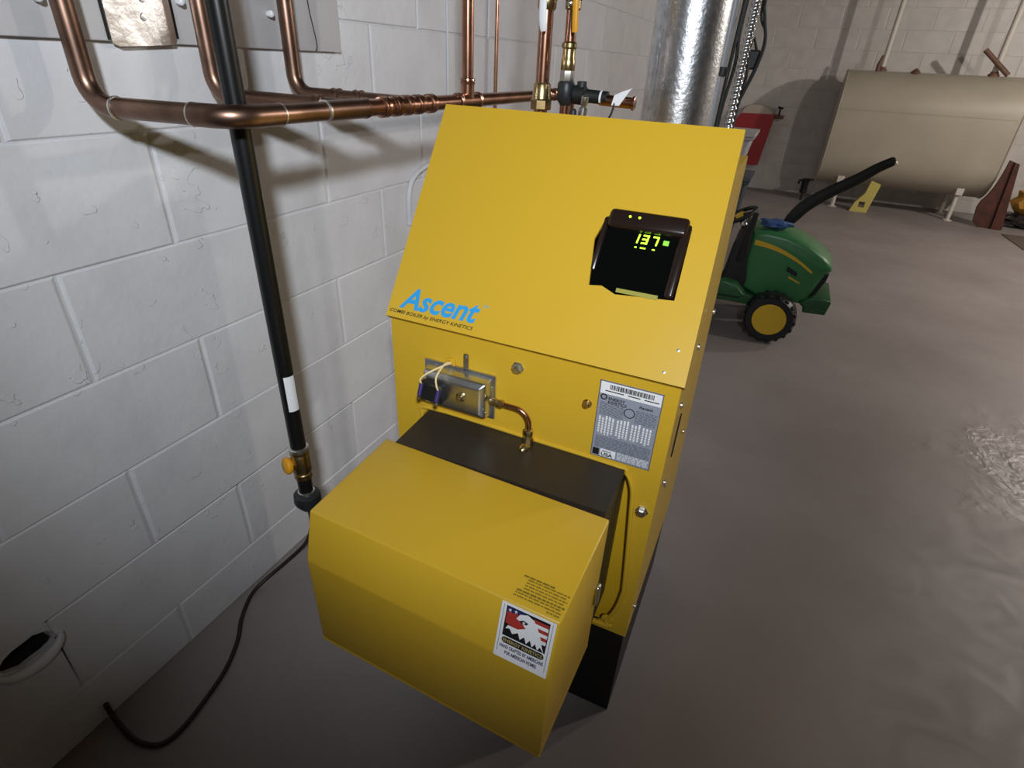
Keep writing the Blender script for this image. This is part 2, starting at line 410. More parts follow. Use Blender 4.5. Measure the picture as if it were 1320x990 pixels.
# front panel with burner opening
op = [(.070, .300), (.060, .340), (.055, .60), (.062, .668), (.080, .690), (.28, .690), (.455, .687), (.476, .678), (.490, .650), (.496, .60), (.510, .43), (.511, .385), (.503, .335), (.488, .298), (.470, .283), (.10, .283)]
g = G().prism([(0, ZP), (W, ZP), (W, ZF), (0, ZF)], B(0, 0, 0), X, Z, Y, .005, hole=op[::-1]); fp_ = g.build('front_panel', M['yellow'], bo)
bead = [B(x, -.002, z) for x, z in op]; bead = smooth(bead+[bead[0]], 4)
G().tube(bead, .0042, 8, cap=False).build('bead', M['yellow'], fp_)
g = G().box(B(.02, .016, .275), B(W-.012, .020, .70)); g.build('recess_panel', M['yellow2'], bo)
# hood sheet with display opening
hl = math.hypot(DT, ZT-ZF); HV = (Vector((0, DT, ZT-ZF))).normalized(); HN = Vector((0, -(ZT-ZF), DT)).normalized()
HO = B(0, 0, ZF)
hs_ = lambda x, v: (x + SK*v/hl, v)
outer = [(-.003, -.004), (W+.003, -.004), (W+.003+SK, hl), (-.003+SK, hl)]
hop = [(.350, .124), (.371, .127), (.396, .117), (.453, .122), (.489, .125), (.486, .243), (.476, .256), (.362, .257), (.347, .243), (.337, .203)]
g = G().prism(outer, HO, X, HV, HN, -.005, hole=hop[::-1], start=.008); hood = g.build('hood', M['yellow'], bo)
# hood returns: lower lip, right and left edges, top
def hp(x, v, n=0): return HO + X*x + HV*v + HN*n
g = G()
g.add([hp(-.003, -.004, .008), hp(W+.003, -.004, .008), hp(W+.003, -.004, -.010), hp(-.003, -.004, -.010)], [[0, 1, 2, 3]])
g.add([hp(-.003, -.0052, .008), hp(W+.003, -.0052, .008), hp(W+.003, -.0052, -.010), hp(-.003, -.0052, -.010)], [[0, 1, 2, 3]])
for xa, xb in ((W+.003, W+.003+SK), (-.003, -.003+SK)):
    e = .0015 if xa > .2 else -.0015
    g.add([hp(xa, -.004, .008), hp(xb, hl, .008), hp(xb, hl, -.016), hp(xa, -.004, -.016), hp(xa+e, -.004, .008), hp(xb+e, hl, .008), hp(xb+e, hl, -.016), hp(xa+e, -.004, -.016)],
          [[0, 1, 2, 3], [7, 6, 5, 4], [0, 4, 5, 1], [3, 2, 6, 7], [1, 5, 6, 2], [0, 3, 7, 4]])
g.add([hp(-.003+SK, hl, .008), hp(W+.003+SK, hl, .008), hp(W+.003+SK, hl, -.012), hp(-.003+SK, hl, -.012)], [[0, 1, 2, 3]])
g.build('hood_edge', M['yellow'], hood)
for x_ in (.503, .515): G().lathe(hp(x_, .012 if x_ < .51 else .05, .008), HN, [(0, .003), (.001, .0025), (.0012, 0)], 8).build('screw', M['zinc'], hood)
# logo
PN = .0083
g = G().text('Ascent', hp(.017, .0175, PN), (X*.9965+HV*.012), HV, HN, size=.054, width=.160, shear=.28, bold=.028)
g.build('logo_lettering', M['blue'], bo, fix=False)
g = G().text('TM', hp(.180, .0485, PN), X, HV, HN, size=.0075, shear=.2); g.build('trademark', M['blue'], bo, fix=False)
g = G().text('COMBI BOILER by ENERGY KINETICS', hp(.001, .0055, PN), X, HV, HN, size=.0088, width=.172, shear=.28, bold=.012)
g.build('tagline_lettering', M['ink'], bo, fix=False)
# display module seen through the hood
dm = G(); fr = Matrix((X, HV, HN)).transposed().to_4x4(); fr.translation = HO
dm.box((.338, .118, -.045), (.489, .260, -.030), frame=fr)
dm = dm.build('display_module', M['module'], bo)
g = G(); g.box((.352, .226, -.03), (.481, .258, .017), bev=.007, seg=3, frame=fr); g.box((.470, .127, -.03), (.486, .250, .011), bev=.005, seg=3, frame=fr); g.box((.343, .150, -.03), (.352, .245, .009), bev=.004, seg=2, frame=fr)
g.build('bezel', M['module'], dm)
g = G().box((.344, .122, -.03), (.478, .236, .0035), frame=fr); g.build('screen', M['screen'], dm)
g = G()
def seg7(ch, x0, y0, w_, h_, t, sl=.12):
    segs = {'1': 'bc', '3': 'abgcd', '7': 'abc'}[ch]
    R_ = {'a': (0, h_-t, w_, h_), 'g': (0, h_/2-t/2, w_, h_/2+t/2), 'd': (0, 0, w_, t), 'b': (w_-t, h_/2, w_, h_), 'c': (w_-t, 0, w_, h_/2)}
    for c_ in segs:
        a, b_, c2, d2 = R_[c_]; g.poly([(x0+a+sl*b_, y0+b_), (x0+c2+sl*b_, y0+b_), (x0+c2+sl*d2, y0+d2), (x0+a+sl*d2, y0+d2)], HO, X, HV, HN, .0042)
seg7('1', .399, .2085, .0085, .0155, .0026); seg7('3', .4125, .2085, .0100, .0155, .0026); seg7('7', .4285, .2085, .0100, .0155, .0026)
for a, b_ in ((.4045, .408), (.4135, .4225), (.433, .4375)): g.quad(HO, X, HV, a, .2005, b_, .2025, HN, .0042)
g.build('digits', M['led'], dm, fix=False)
g = G().quad(HO, X, HV, .4475, .2115, .4565, .2195, HN, .0042); g.build('indicator', M['led2'], dm, fix=False)
for x_ in (.387, .4025): G().lathe(hp(x_, .2455, .0168), HN, [(0, .0022), (.0008, .0018), (.001, 0)], 10).build('led', M['led'], dm)
g = G().box((.396, .1205, .0085), (.463, .1275, .0095), frame=fr); g.build('label_strip', M['glabel'], dm)

# dark burner neck and yellow burner cover
g = G().prism([(-.118, .36), (-.118, .681), (.045, .689), (.045, .36)], B(.080, 0, 0), Y, Z, X, .393); g.build('burner_neck', M['neck'], bo)
CY = -.0326
CE = Vector((math.cos(CY), math.sin(CY), 0)); CF = Vector((math.sin(CY), -math.cos(CY), 0))
CO = Vector((.9348, .6587, 0))-CE*.425
prof = [(0, .3766), (0, .6803), (.1954, .6624), (.2177, .5741), (.2147, .3766)]
bm = bmesh.new()
va = [bm.verts.new(CO+CF*p+Z*z) for p, z in prof]; vb = [bm.verts.new(CO+CE*.425+CF*p+Z*z) for p, z in prof]
bm.faces.new(va); bm.faces.new(vb[::-1])
for i in range(5): j = (i+1) % 5; bm.faces.new([va[i], vb[i], vb[j], va[j]])
bmesh.ops.recalc_face_normals(bm, faces=bm.faces[:])
bmesh.ops.bevel(bm, geom=bm.edges[:], offset=.003, segments=2, affect='EDGES', profile=.5)
cov = G().frombm(bm).build('burner_cover', M['yellow'], bo, ang=50)
g = G()
g.box((0, -.2145, .3735), (.425, 0, .3775), frame=Matrix.Translation(CO) @ Matrix(((CE.x, -CF.x, 0, 0), (CE.y, -CF.y, 0, 0), (0, 0, 1, 0), (0, 0, 0, 1))))
g.build('bottom_lip', M['yellow2'], cov)
# catch on the right rear of the cover
c0 = CO+CE*.4255+CF*.012
G().box((0, -.006, .50), (.006, .008, .545), bev=.002, frame=Matrix.Translation(c0)).build('catch', M['zinc'], cov)
# fine print on the top facet of the cover
A0 = CO+Z*.6803; AV = (CO+CF*.1954+Z*.6624 - A0).normalized(); AN = CE.cross(-AV).normalized(); AN = AN if AN.z > 0 else -AN
g = G(); rp = random.Random(5)
for r_ in range(9):
    x_ = .352+(0 if r_ not in (1, 2, 3, 4) else .008); xe = .418-(.0 if r_ else .02)+(.004*(r_ % 2))
    if r_ == 8: x_, xe = .402, .42
    while x_ < xe:
        l = rp.uniform(.003, .010); g.quad(A0, CE, AV, x_, .150+r_*.0048, min(x_+l, xe), .150+r_*.0048+(.0028 if r_ in (0, 5) else .0019), AN, .0006); x_ += l+.0013
g.build('warning_print', M['olive'], bo, fix=False)
# eagle sticker on the middle facet
S0 = CO+CF*.1954+Z*.6624; SV = (CO+CF*.2177+Z*.5741 - S0); SV.normalize(); SN = CE.cross(SV).normalized(); SN = SN if SN.dot(CF) > 0 else -SN
SO = S0+CE*.342+SV*.0912; SU = CE; SW = -SV; sw, sh = .079, .0885
st = G(); st.prism([(0, 0), (sw, 0), (sw, sh), (0, sh)], SO, SU, SW, SN, .0006, start=.0004)
st = st.build('eagle_sticker', M['white'], bo)
g = G(); T = lambda pts: [(x_*sw, y_*sh) for x_, y_ in pts]
def pol(pts, mi, d): g.mi = mi; g.poly(T(pts), SO, SU, SW, SN, d)
# slots: 0 ink 1 white 2 red 3 navy 4 gold 5 grey
pol([(.10, .42), (.90, .42), (.90, .96), (.10, .96)], 0, .0013)
pol([(.12, .80), (.42, .80), (.45, .945), (.12, .945)], 3, .0015)
pol([(.12, .66), (.40, .60), (.50, .70), (.34, .88), (.12, .86)], 2, .0017)
for y_ in (.86, .74, .62): pol([(.62, y_), (.885, y_), (.885, y_+.06), (.60, y_+.06)], 2, .0015)
for y_ in (.80, .68, .56): pol([(.62, y_), (.885, y_), (.885, y_+.06), (.60, y_+.06)], 1, .0015)
for cx_, cy2 in ((.17, .90), (.17, .72), (.28, .91)):
    pol([(cx_+(.035 if i % 2 else .014)*math.cos(i*PI/5), cy2+(.035 if i % 2 else .014)*math.sin(i*PI/5)) for i in range(10)], 1, .0019)
pol([(.30, .80), (.36, .90), (.50, .945), (.62, .90), (.70, .80), (.78, .66), (.84, .50), (.88, .43), (.80, .50), (.76, .43), (.71, .52), (.66, .44), (.61, .54), (.55, .45), (.50, .55), (.43, .47), (.38, .57), (.28, .51), (.22, .58), (.14, .56), (.18, .63), (.36, .63), (.50, .70), (.42, .76)], 1, .0021)
pol([(.12, .68), (.16, .76), (.30, .81), (.42, .77), (.50, .70), (.36, .665), (.24, .70), (.17, .66)], 2, .0023)
pol([(.36, .79), (.44, .83), (.53, .81), (.50, .77), (.42, .765)], 0, .0025)
pol([(.42, .79), (.45, .81), (.48, .795), (.45, .775)], 1, .0027)
pill = [(.16+.055*math.cos(t), .345+.055*math.sin(t)) for t in [PI/2+i*PI/8 for i in range(9)]]+[(.84+.055*math.cos(t), .345+.055*math.sin(t)) for t in [-PI/2+i*PI/8 for i in range(9)]]
pol(pill, 0, .0013)
for x_ in (.045, .94): pol([(x_, .1), (x_+.012, .1), (x_+.012, .97), (x_, .97)], 5, .0013)
g.mi = 4; g.text('ENERGY KINETICS', SO+SU*.13*sw+SW*.318*sh, SU, SW, SN, size=.0075, width=.74*sw, bold=.02, d=.0015)
g.mi = 3; g.text('HAND CRAFTED BY AMERICANS', SO+SU*.09*sw+SW*.20*sh, SU, SW, SN, size=.0078, width=.82*sw, bold=.03, d=.0013)
g.text('FOR AMERICAN HOMES', SO+SU*.20*sw+SW*.10*sh, SU, SW, SN, size=.0078, width=.60*sw, bold=.03, d=.0013)
g.build('eagle_print', [M['ink'], M['white'], M['red'], M['navy'], M['gold'], M['grey']], st, fix=False)

# rating plate
RO = B(.408, 0, .695); rw, rh = .1035, .150; RN = -Y
rpz = G().prism([(0, 0), (rw, 0), (rw, rh), (0, rh)], RO, X, Z, RN, .0008, start=.0003).build('rating_plate', M['grey'], bo)
g = G(); rr_ = random.Random(11)
def rq(a, b_, c_, d_, mi, dd=.0013): g.mi = mi; g.quad(RO, X, Z, a*rw, b_*rh, c_*rw, d_*rh, RN, dd)
for e in ((0, 0, 1, .008), (0, .992, 1, 1), (0, 0, .012, 1), (.988, 0, 1, 1)): rq(*e, 1)
rq(.02, .84, .98, .985, 2, .0012)
x_ = .17
while x_ < .86:
    l = rr_.choice((.006, .012, .018)); rq(x_, .905, x_+l, .965, 0, .0015); x_ += l+rr_.choice((.006, .010))
for (yy, xa, xb) in ((.875, .10, .40), (.875, .46, .66), (.875, .72, .95)): rq(xa, yy, xb, yy+.012, 0, .0015)
g.mi = 0
g.text('ENERGY', RO+X*.17*rw+Z*.775*rh, X, Z, RN, size=.0075, width=.27*rw, bold=.02, d=.0015)
g.text('KINETICS', RO+X*.17*rw+Z*.735*rh, X, Z, RN, size=.0065, width=.30*rw, bold=.02, d=.0015)
g.text('Ascent', RO+X*.66*rw+Z*.765*rh, X, Z, RN, size=.0075, width=.22*rw, bold=.02, d=.0015)
g.text('MADE IN', RO+X*.20*rw+Z*.085*rh, X, Z, RN, size=.0042, width=.14*rw, bold=.02, d=.0017)
g.text('USA', RO+X*.18*rw+Z*.03*rh, X, Z, RN, size=.0095, width=.20*rw, bold=.03, d=.0017)
g.mi = 0
for i in range(24):
    a, b2 = 2*PI*i/24, 2*PI*(i+1)/24
    for (cx_, cy2, r1, r2) in ((.09, .80, .035, .055), (.53, .67, .075, .09)):
        g.poly([(rw*(cx_)+rw*r_*math.cos(t), rh*cy2+rw*r_*math.sin(t)) for r_, t in ((r1, a), (r2, a), (r2, b2), (r1, b2))], RO, X, Z, RN, .0015)
rq(.03, .02, .14, .11, 0); rq(.16, .02, .42, .12, 2, .0013)
for i in range(13):
    yy = .13+i*.012*1.05; xx = .05
    while xx < .95:
        l = rr_.uniform(.03, .12); rq(xx, yy, min(xx+l, .96), yy+.006, 3); xx += l+.02
for (xa, n_) in ((.06, 2), (.17, 3), (.36, 2), (.47, 2), (.60, 3), (.78, 3)):
    for k in range(n_):
        xk = xa+k*.055
        rq(xk, .31+rr_.uniform(0, .03), xk+.028, .53+rr_.uniform(0, .04), 2)
        for q_ in range(6): rq(xk+.002, .33+q_*.033, xk+.024, .337+q_*.033, 3, .0015)
for i in range(9):
    yy = .57+i*.019
    for xa, xb in ((.05, .44), (.63, .96)):
        xx = xa
        while xx < xb: l = rr_.uniform(.02, .08); rq(xx, yy, min(xx+l, xb), yy+.008, 3); xx += l+.015
for i in range(7): 
    xx = .45
    while xx < .96: l = rr_.uniform(.02, .09); rq(xx, .03+i*.014, min(xx+l, .97), .037+i*.014, 2); xx += l+.02
g.build('plate_print', [M['ink'], M['inkgrey'], M['white'], M['inkgrey']], rpz, fix=False)

# air pressure switch on the front panel
SWO = B(0, 0, 0)
g = G().box(B(.074, -.006, .709), B(.222, 0, .800), bev=.0025, seg=2); sb = g.build('switch_box', M['zinc'], bo)
bm = bmesh.new(); fv = []
for y_, ins in ((-.004, .004), (-.026, .007), (-.034, .016)):
    fv.append([bm.verts.new(B(x_, y_, z_)) for x_, z_ in ((.078+ins, .712+ins), (.219-ins, .712+ins), (.219-ins, .797-ins), (.078+ins, .797-ins))])
for k in range(2):
    for i in range(4): j = (i+1) % 4; bm.faces.new([fv[k][i], fv[k][j], fv[k+1][j], fv[k+1][i]])
bm.faces.new(fv[2]); bmesh.ops.recalc_face_normals(bm, faces=bm.faces[:])
bmesh.ops.bevel(bm, geom=[e for e in bm.edges if len(e.link_faces) == 2], offset=.003, segments=3, affect='EDGES', profile=.5)
G().frombm(bm).build('switch_cover', M['zinc'], sb, ang=30)
g = G().box(B(.090, -.050, .738), B(.136, -.033, .776), bev=.003); g.build('terminal_block', M['dark'], sb)
for x_, z_ in ((.096, .762), (.131, .757)): G().cyl(B(x_, -.060, z_-.008), B(x_, -.050, z_+.012), .0042, .0045, 10).build('connector', M['purple'], sb)
for x_, z_ in ((.096, .750), (.131, .745)): G().lathe(B(x_, -.060, z_), -Y, [(0, .0045), (.004, .004), (.006, 0)], 10).build('terminal_pin', M['brass'], sb)
for p_ in (((.096, -.052, .774), (.095, -.052, .784), (.110, -.045, .798), (.124, -.02, .803), (.128, .002, .800)), ((.131, -.052, .769), (.129, -.054, .780), (.126, -.048, .795), (.126, -.02, .806), (.129, .002, .801))):
    G().tube(smooth([B(*q_) for q_ in p_], 6), .0017, 8).build('wire', M['cream'], sb)
g = G().lathe(B(.129, -.001, .802), -Y, [(0, .010), (.004, .010), (.005, .007), (.002, .004)], 16); g.build('grommet', M['yellow2'], bo)
g = G().lathe(B(.168, -.033, .758), -Y, [(0, .009), (.003, .009), (.005, .006), (.011, .0055), (.013, .004), (.0135, 0)], 16); g.build('adjusting_screw', M['brass'], sb)
for x_, z_ in ((.100, .792), (.150, .789), (.205, .788), (.216, .735), (.216, .775), (.195, .733), (.203, .735)): G().lathe(B(x_, -.006 if z_ > .76 else -.03, z_), -Y, [(0, .0025), (.0015, .002), (.0018, 0)], 8).build('rivet', M['zinc'], sb)
g = G().prism([(.157, .796), (.167, .796), (.167, .826), (.1655, .830), (.1585, .830), (.157, .826)], B(0, -.004, 0), X, Z, -Y, .002); tb = g.build('bracket_tab', M['zinc'], bo)
g = G().lathe(B(.162, -.006, .823), -Y, [(0, .0032), (.002, .0028), (.0022, 0)], 8); g.build('screw', M['zinc'], tb)
# copper sensing tube
tp = [B(.220, -.020, .757), B(.255, -.020, .757)] + arc(B(.297, -.020, .757), (1, 0, 0), (0, 0, -1), .028, 8) + [B(.297, -.020, .700)]
g = G().tube(tp, .0045, 12); tb = g.build('sensing_tube', M['copper'], bo)
g = G().lathe(B(.220, -.020, .757), X, [(0, .006), (.004, .008), (.010, .008), (.012, .006), (.020, .0075), (.024, .0072), (.026, .005)], 12)
g.build('compression_nut', M['brass'], tb)
g = G().lathe(B(.297, -.020, .722), -Z, [(0, .005), (.002, .0085), (.012, .0085), (.014, .007), (.024, .0105), (.034, .0105), (.036, .009), (.046, .009), (.048, 0)], 8)
g.build('flare_fitting', M['brass'], tb)
g = G().tube([B(.297, -.006, .688), B(.297, -.024, .687), B(.294, -.036, .685), B(.292, -.041, .684), B(.2915, -.043, .684)], [.008, .0095, .009, .0065, .002], 14); g.build('elbow_fitting', M['brass'], tb)
# bolts, plug
for nm, x_, z_, r_, mt in (('hex_bolt', .261, .826, .0095, 'zinc'), ('hex_bolt', .514, .605, .0095, 'zinc'), ('brass_screw', .391, .793, .0065, 'brass')):
    g = G().lathe(B(x_, 0, z_), -Y, [(0, r_*1.25), (.0015, r_*1.25), (.0017, r_*.95), (.008, r_*.95), (.010, r_*.7), (.0102, 0)], 6 if r_ > .009 else 12); g.build(nm, M[mt], bo, ang=25)
g = G().lathe(B(.492, 0, .301), -Y, [(0, .013), (.002, .013), (.004, .009), (.0042, 0)], 20); g.build('oval_plug', M['yellow2'], bo)

# ------------------------------------------------------------------ flue pipe
fl = thing('flue_pipe', 'galvanised steel flue pipe rising behind the yellow boiler', 'flue pipe', (.785, 1.475, .7))
g = G().lathe((.785, 1.475, .82), Z, [(0, .0785), (.20, .0785), (ZC-.82, .0785)], 48, cap=False); g.build('pipe', M['galv'], fl)
g = G().tube([(.785, BY+D+.001, .86), (.785, 1.475, .86)], .07, 32); g.build('elbow', M['galv'], fl)
g = G().lathe((.785, 1.475, .80), Z, [(0, 0), (.0, .0785), (.03, .0785)], 32, cap=False); g.build('end_cap', M['galv'], fl)
ang = math.radians(232)
sx, sy = .785+.079*math.cos(ang), 1.475+.079*math.sin(ang)
g = G().box((sx-.006, sy-.004, .82), (sx+.006, sy+.004, ZC), bev=.002); g.build('seam', M['galv'], fl)

# ------------------------------------------------------------------ copper header with its three wall branches and riser
HX, HZ = .304, 1.195
mf = thing('copper_header', 'copper pipe header running along the block wall with three soldered branches', 'copper pipes', (HX, .644, HZ))
RB = .0152
def ring(p, ax, r, mt, name='coupling', parent=mf, ln=.022):
    G().lathe(Vector(p)-Vector(ax)*ln/2, ax, [(0, r*1.05), (.0015, r*1.22), (.005, r*1.26), (ln*.42, r*1.14), (ln*.58, r*1.14), (ln-.005, r*1.26), (ln-.0015, r*1.22), (ln, r*1.05)], 20).build(name, mt, parent)
# branch 1 : down the wall, out, then turning into the header
b1 = [Vector((.05, .606, ZC)), Vector((.05, .606, HZ+.05))]+arc((.05, .606, HZ), (0, 0, -1), (1, .155, 0), .042, 7)
b1 += [Vector((.24, .636, HZ))]
G().tube(b1, RB, 18).build('branch_pipe', M['copper_old'], mf)
b1e = [Vector((.235, .6345, HZ))]+arc((HX, .645, HZ), (1, .155, 0), (0, 1, 0), .04, 6)+[Vector((HX, .735, HZ))]
G().tube(b1e, RB*1.10, 18).build('elbow', M['copper_old'], mf)
for p_, ax in (((.235, .6345, HZ), (1, .155, 0)), ((HX, .735, HZ), (0, 1, 0)), ((.098, .613, HZ), (1, .155, 0))):
    a_ = Vector(ax).normalized(); G().lathe(Vector(p_)-a_*.002, a_, [(0, RB*1.02), (.001, RB*1.13), (.003, RB*1.13), (.004, RB*1.02)], 18).build('solder_ring', M['solder'], mf)
G().tube([(HX, .72, HZ), (HX, .90, HZ)], RB, 18).build('header_pipe', M['copper_old'], mf)
G().tube([(HX, .90, HZ), (HX, 2.02, HZ)], RB, 18).build('header_pipe', M['copper'], mf)
# branch 2 and 3
for yw, yh in ((.838, .893), (1.043, 1.085)):
    dr = Vector((HX-.05, yh-yw, 0)).normalized()
    p_ = [Vector((.05, yw, ZC)), Vector((.05, yw, HZ+.06))]+arc((.05, yw, HZ+.006), (0, 0, -1), dr, .038, 7)+[Vector((HX, yh, HZ+.002))]
    G().tube(p_, RB*1.03, 18).build('branch_pipe', M['copper_old'], mf)
    for t_ in ((.80,) if yw < .9 else (.38, .58)):
        q_ = Vector((.05, yw, HZ+.006)).lerp(Vector((HX, yh, HZ+.002)), t_); ring(q_, dr, RB, M['copper_old'])
    G().tube([(HX, yh-.055, HZ), (HX, yh+.055, HZ)], RB*1.12, 18).build('tee', M['copper' if yw > .9 else 'copper_old'], mf)
    for e in (-.055, .055):
        G().lathe((HX, yh+e-.003, HZ), Y, [(0, RB*1.05), (.001, RB*1.18), (.005, RB*1.18), (.006, RB*1.02)], 18).build('solder_ring', M['solder' if yw < .9 and e < 0 else 'copper'], mf)
for y_ in (1.005, 1.045, 1.085, 1.125, 1.175): ring((HX, y_, HZ), Y, RB*1.03, M['copper'])
# wall clips on the three branches
for yw, z_ in ((.606, 1.333), (.838, 1.348), (1.043, 1.345)):
    G().box((.013, yw-.019, z_-.006), (.03, yw-.009, z_+.006), bev=.003).build('pipe_clip', M['white'], mf)
# riser on the header
G().tube([(HX, 1.347, HZ), (HX, 1.347, ZC)], RB*.92, 18).build('riser_pipe', M['copper'], mf)
G().tube([(HX, 1.30, HZ), (HX, 1.395, HZ)], RB*1.14, 18).build('tee', M['copper'], mf)
G().tube([(HX, 1.347, HZ), (HX, 1.347, HZ+.042)], RB*1.08, 18).build('tee_neck', M['copper'], mf)
ring((HX, 1.30, HZ), Y, RB, M['copper'], ln=.014); ring((HX, 1.395, HZ), Y, RB, M['copper'], ln=.014); ring((HX, 1.347, HZ+.042), Z, RB*.95, M['copper'], ln=.014)
for y_ in (1.88, 1.93, 1.98): ring((HX, y_, HZ), Y, RB, M['copper'])
G().tube([(HX, 2.0, HZ), (HX, 2.05, HZ)]+arc((HX, 2.1, HZ), (0, 1, 0), (0, 0, -1), .04, 6)+[(HX, 2.1, .03)], RB, 16).build('drop_pipe', M['copper'], mf)
# thin pipe on the wall
tp_ = thing('thin_copper_pipe', 'thin copper tube running straight up the wall behind the header', 'copper pipe', (.03, 2.055, 0))
G().tube([(.03, 2.055, .0), (.03, 2.055, ZC)], .0065, 12).build('tube', M['copper'], tp_)
G().box((0.0, 2.045, 1.75), (.038, 2.065, 1.77), bev=.002).build('pipe_clip', M['copper'], tp_)

# supply riser with lever valve, from the boiler top
v1 = thing('supply_riser', 'copper riser with brass nut and steel valve lever on the boiler top', 'copper pipe', (.541, 1.24, 1.141))
vx, vy = .541, 1.24
G().tube([(vx, vy, 1.141), (vx, vy, ZC)], .0143, 18).build('pipe', M['copper'], v1)
G().lathe((vx, vy, 1.197), Z, [(0, .022), (.002, .0235), (.018, .0235), (.021, .021)], 8).build('union_nut', M['brass'], v1, ang=25)
G().lathe((vx, vy, 1.216), Z, [(0, .020), (.006, .019), (.028, .0185), (.032, .0155)], 18).build('tailpiece', M['brass'], v1)
G().lathe((vx, vy, 1.375), Z, [(0, .016), (.004, .019), (.016, .019), (.02, .024), (.06, .024), (.064, .019), (.08, .019), (.083, .016)], 18).build('ball_valve', M['brass'], v1)
lv = [(vx+.004, vy-.030, 1.410), (vx+.005, vy-.034, 1.395), (vx+.006, vy-.034, 1.36), (vx+.008, vy-.030, 1.338)]
G().tube(smooth(lv, 4), [.009]*5+[.0075]*7+[.006], 12, flat=.35, upv=(1, 0, 0)).build('valve_lever', M['white'], v1)
G().box((vx+.020, vy-.03, 1.393), (vx+.040, vy-.012, 1.43), bev=.004).build('tape_flag', M['yhandle'], v1)
# second riser with tee and yellow handle
v2 = thing('return_riser', 'narrow copper riser with yellow valve handle beside the steel flue', 'copper pipe', (.595, 1.24, 1.141))
vx2 = .595
G().tube([(vx2, vy, 1.30), (vx2+.002, vy, ZC)], .0112, 16).build('pipe', M['copper'], v2)
G().tube([(vx2, vy, 1.141), (vx2, vy, 1.22)], .010, 14).build('tailpiece', M['copper'], v2)
G().lathe((vx2, vy, 1.208), Z, [(0, .010), (.006, .014), (.012, .018), (.040, .018), (.046, .014)], 16).build('tee_body', M['iron'], v2)
G().lathe((vx2, vy, 1.252), Z, [(0, .014), (.003, .0155), (.020, .0155), (.023, .012)], 8).build('union_nut', M['solder'], v2, ang=25)
G().lathe((vx2, vy, 1.270), Z, [(0, .0125), (.003, .0145), (.020, .0145), (.023, .013), (.040, .0125), (.043, .0155), (.050, .0155), (.053, .012)], 16).build('adapter', M['brass'], v2)
G().lathe((vx2+.001, vy, 1.375), Z, [(0, .0125), (.003, .0155), (.016, .0155), (.02, .020), (.05, .020), (.054, .0155), (.07, .0155), (.073, .012)], 16).build('ball_valve', M['brass'], v2)
lv = [(vx2+.012, vy-.020, 1.430), (vx2+.015, vy-.028, 1.400), (vx2+.017, vy-.028, 1.36), (vx2+.018, vy-.026, 1.338)]
G().tube(smooth(lv, 4), .0062, 12, flat=.6).build('valve_handle', M['yhandle'], v2)
G().lathe((vx2+.003, vy-.019, 1.385), -Y, [(0, .006), (.006, .006), (.008, .004), (.009, 0)], 8).build('valve_stem', M['zinc'], v2)
# relief branch going right from the tee
rv = thing('relief_branch', 'short horizontal copper stub with black valve body and white tag behind the hood', 'relief valve', (.63, 1.24, 1.225))
d_ = Vector((1, 0, -.035)).normalized(); q0 = Vector((.611, 1.24, 1.230))
G().lathe(q0, d_, [(0, .010), (.004, .018), (.026, .018), (.030, .013), (.034, .0125), (.075, .0125)], 16).build('valve_body', M['dark'], rv)
G().lathe(q0+Vector((.018, 0, .012)), Z, [(0, .010), (.012, .010), (.013, .008)], 12).build('valve_cap', M['iron'], rv)
G().lathe(q0+d_*.060, d_, [(0, .0129), (.004, .0129)], 16).build('white_band', M['white'], rv)
G().lathe(q0+d_*.06-Z*.004, d_, [(0, .0105), (.066, .0105), (.068, .013), (.072, .013), (.073, .0105)], 16).build('outlet_pipe', M['copper'], rv)
g = G().add([q0+Vector(p_) for p_ in ((.088, -.014, -.014), (.104, -.014, -.014), (.122, -.012, .014), (.126, -.010, .018), (.108, -.012, .012), (.092, -.014, .004), (.088, -.0125, -.014), (.104, -.0125, -.014), (.122, -.0105, .014), (.126, -.0085, .018), (.108, -.0105, .012), (.092, -.0125, .004))],
    [[0, 1, 2, 3, 4, 5], [11, 10, 9, 8, 7, 6]]+[[i, (i+1) % 6, 6+(i+1) % 6, 6+i] for i in range(6)]); g.build('paper_tag', M['white'], rv)
G().tube(smooth([q0+Vector(p_) for p_ in ((.094, -.013, -.010), (.090, -.014, -.030), (.080, -.010, -.045), (.070, 0, -.052))], 5), .002, 8).build('wire', M['dark'], rv)
gs = thing('gauge_stub', 'small grey threaded stub on the boiler top below the relief valve', 'fitting', (.643, 1.20, 1.141))
G().lathe((.643, 1.20, 1.1415), Vector((.1, 0, 1)), [(0, .009), (.066, .009), (.068, .006), (.073, .006), (.075, .0075), (.088, .0075), (.09, .005)], 12).build('stub', M['zinc'], gs)
G().lathe((.636, 1.18, 1.1415), Z, [(0, .007), (.062, .007), (.066, .004)], 10).build('cap', M['iron'], gs)

# ------------------------------------------------------------------ black pipe on the left
bx_, by_ = .25, .703
bp_ = thing('black_drop_pipe', 'black drop pipe with brass valve and yellow knob in front of the block wall', 'pipe', (bx_, by_, 0))
G().tube([(bx_, by_-.006, ZC), (bx_, by_, .545)], .0162, 20).build('pipe', M['blackpipe'], bp_)
lb = [(bx_+.0168*math.cos(t), by_+.0168*math.sin(t)) for t in [math.radians(-60+i*13) for i in range(7)]]
g = G().add([(x_, y_, z_) for z_ in (.648, .728) for x_, y_ in lb], [[i, i+1, i+8, i+7] for i in range(6)]); g.build('label', M['white'], bp_)
G().lathe((bx_, by_, .545), -Z, [(0, .018), (.003, .0205), (.010, .0205), (.013, .017), (.02, .020), (.055, .021), (.062, .017), (.064, .019), (.076, .019), (.078, .016)], 18).build('brass_valve', M['brass'], bp_)
G().lathe((bx_, by_, .547), Z, [(-.006, .0185), (-.005, .0208), (.002, .0208), (.004, .017)], 18).build('solder_ring', M['solder'], bp_)
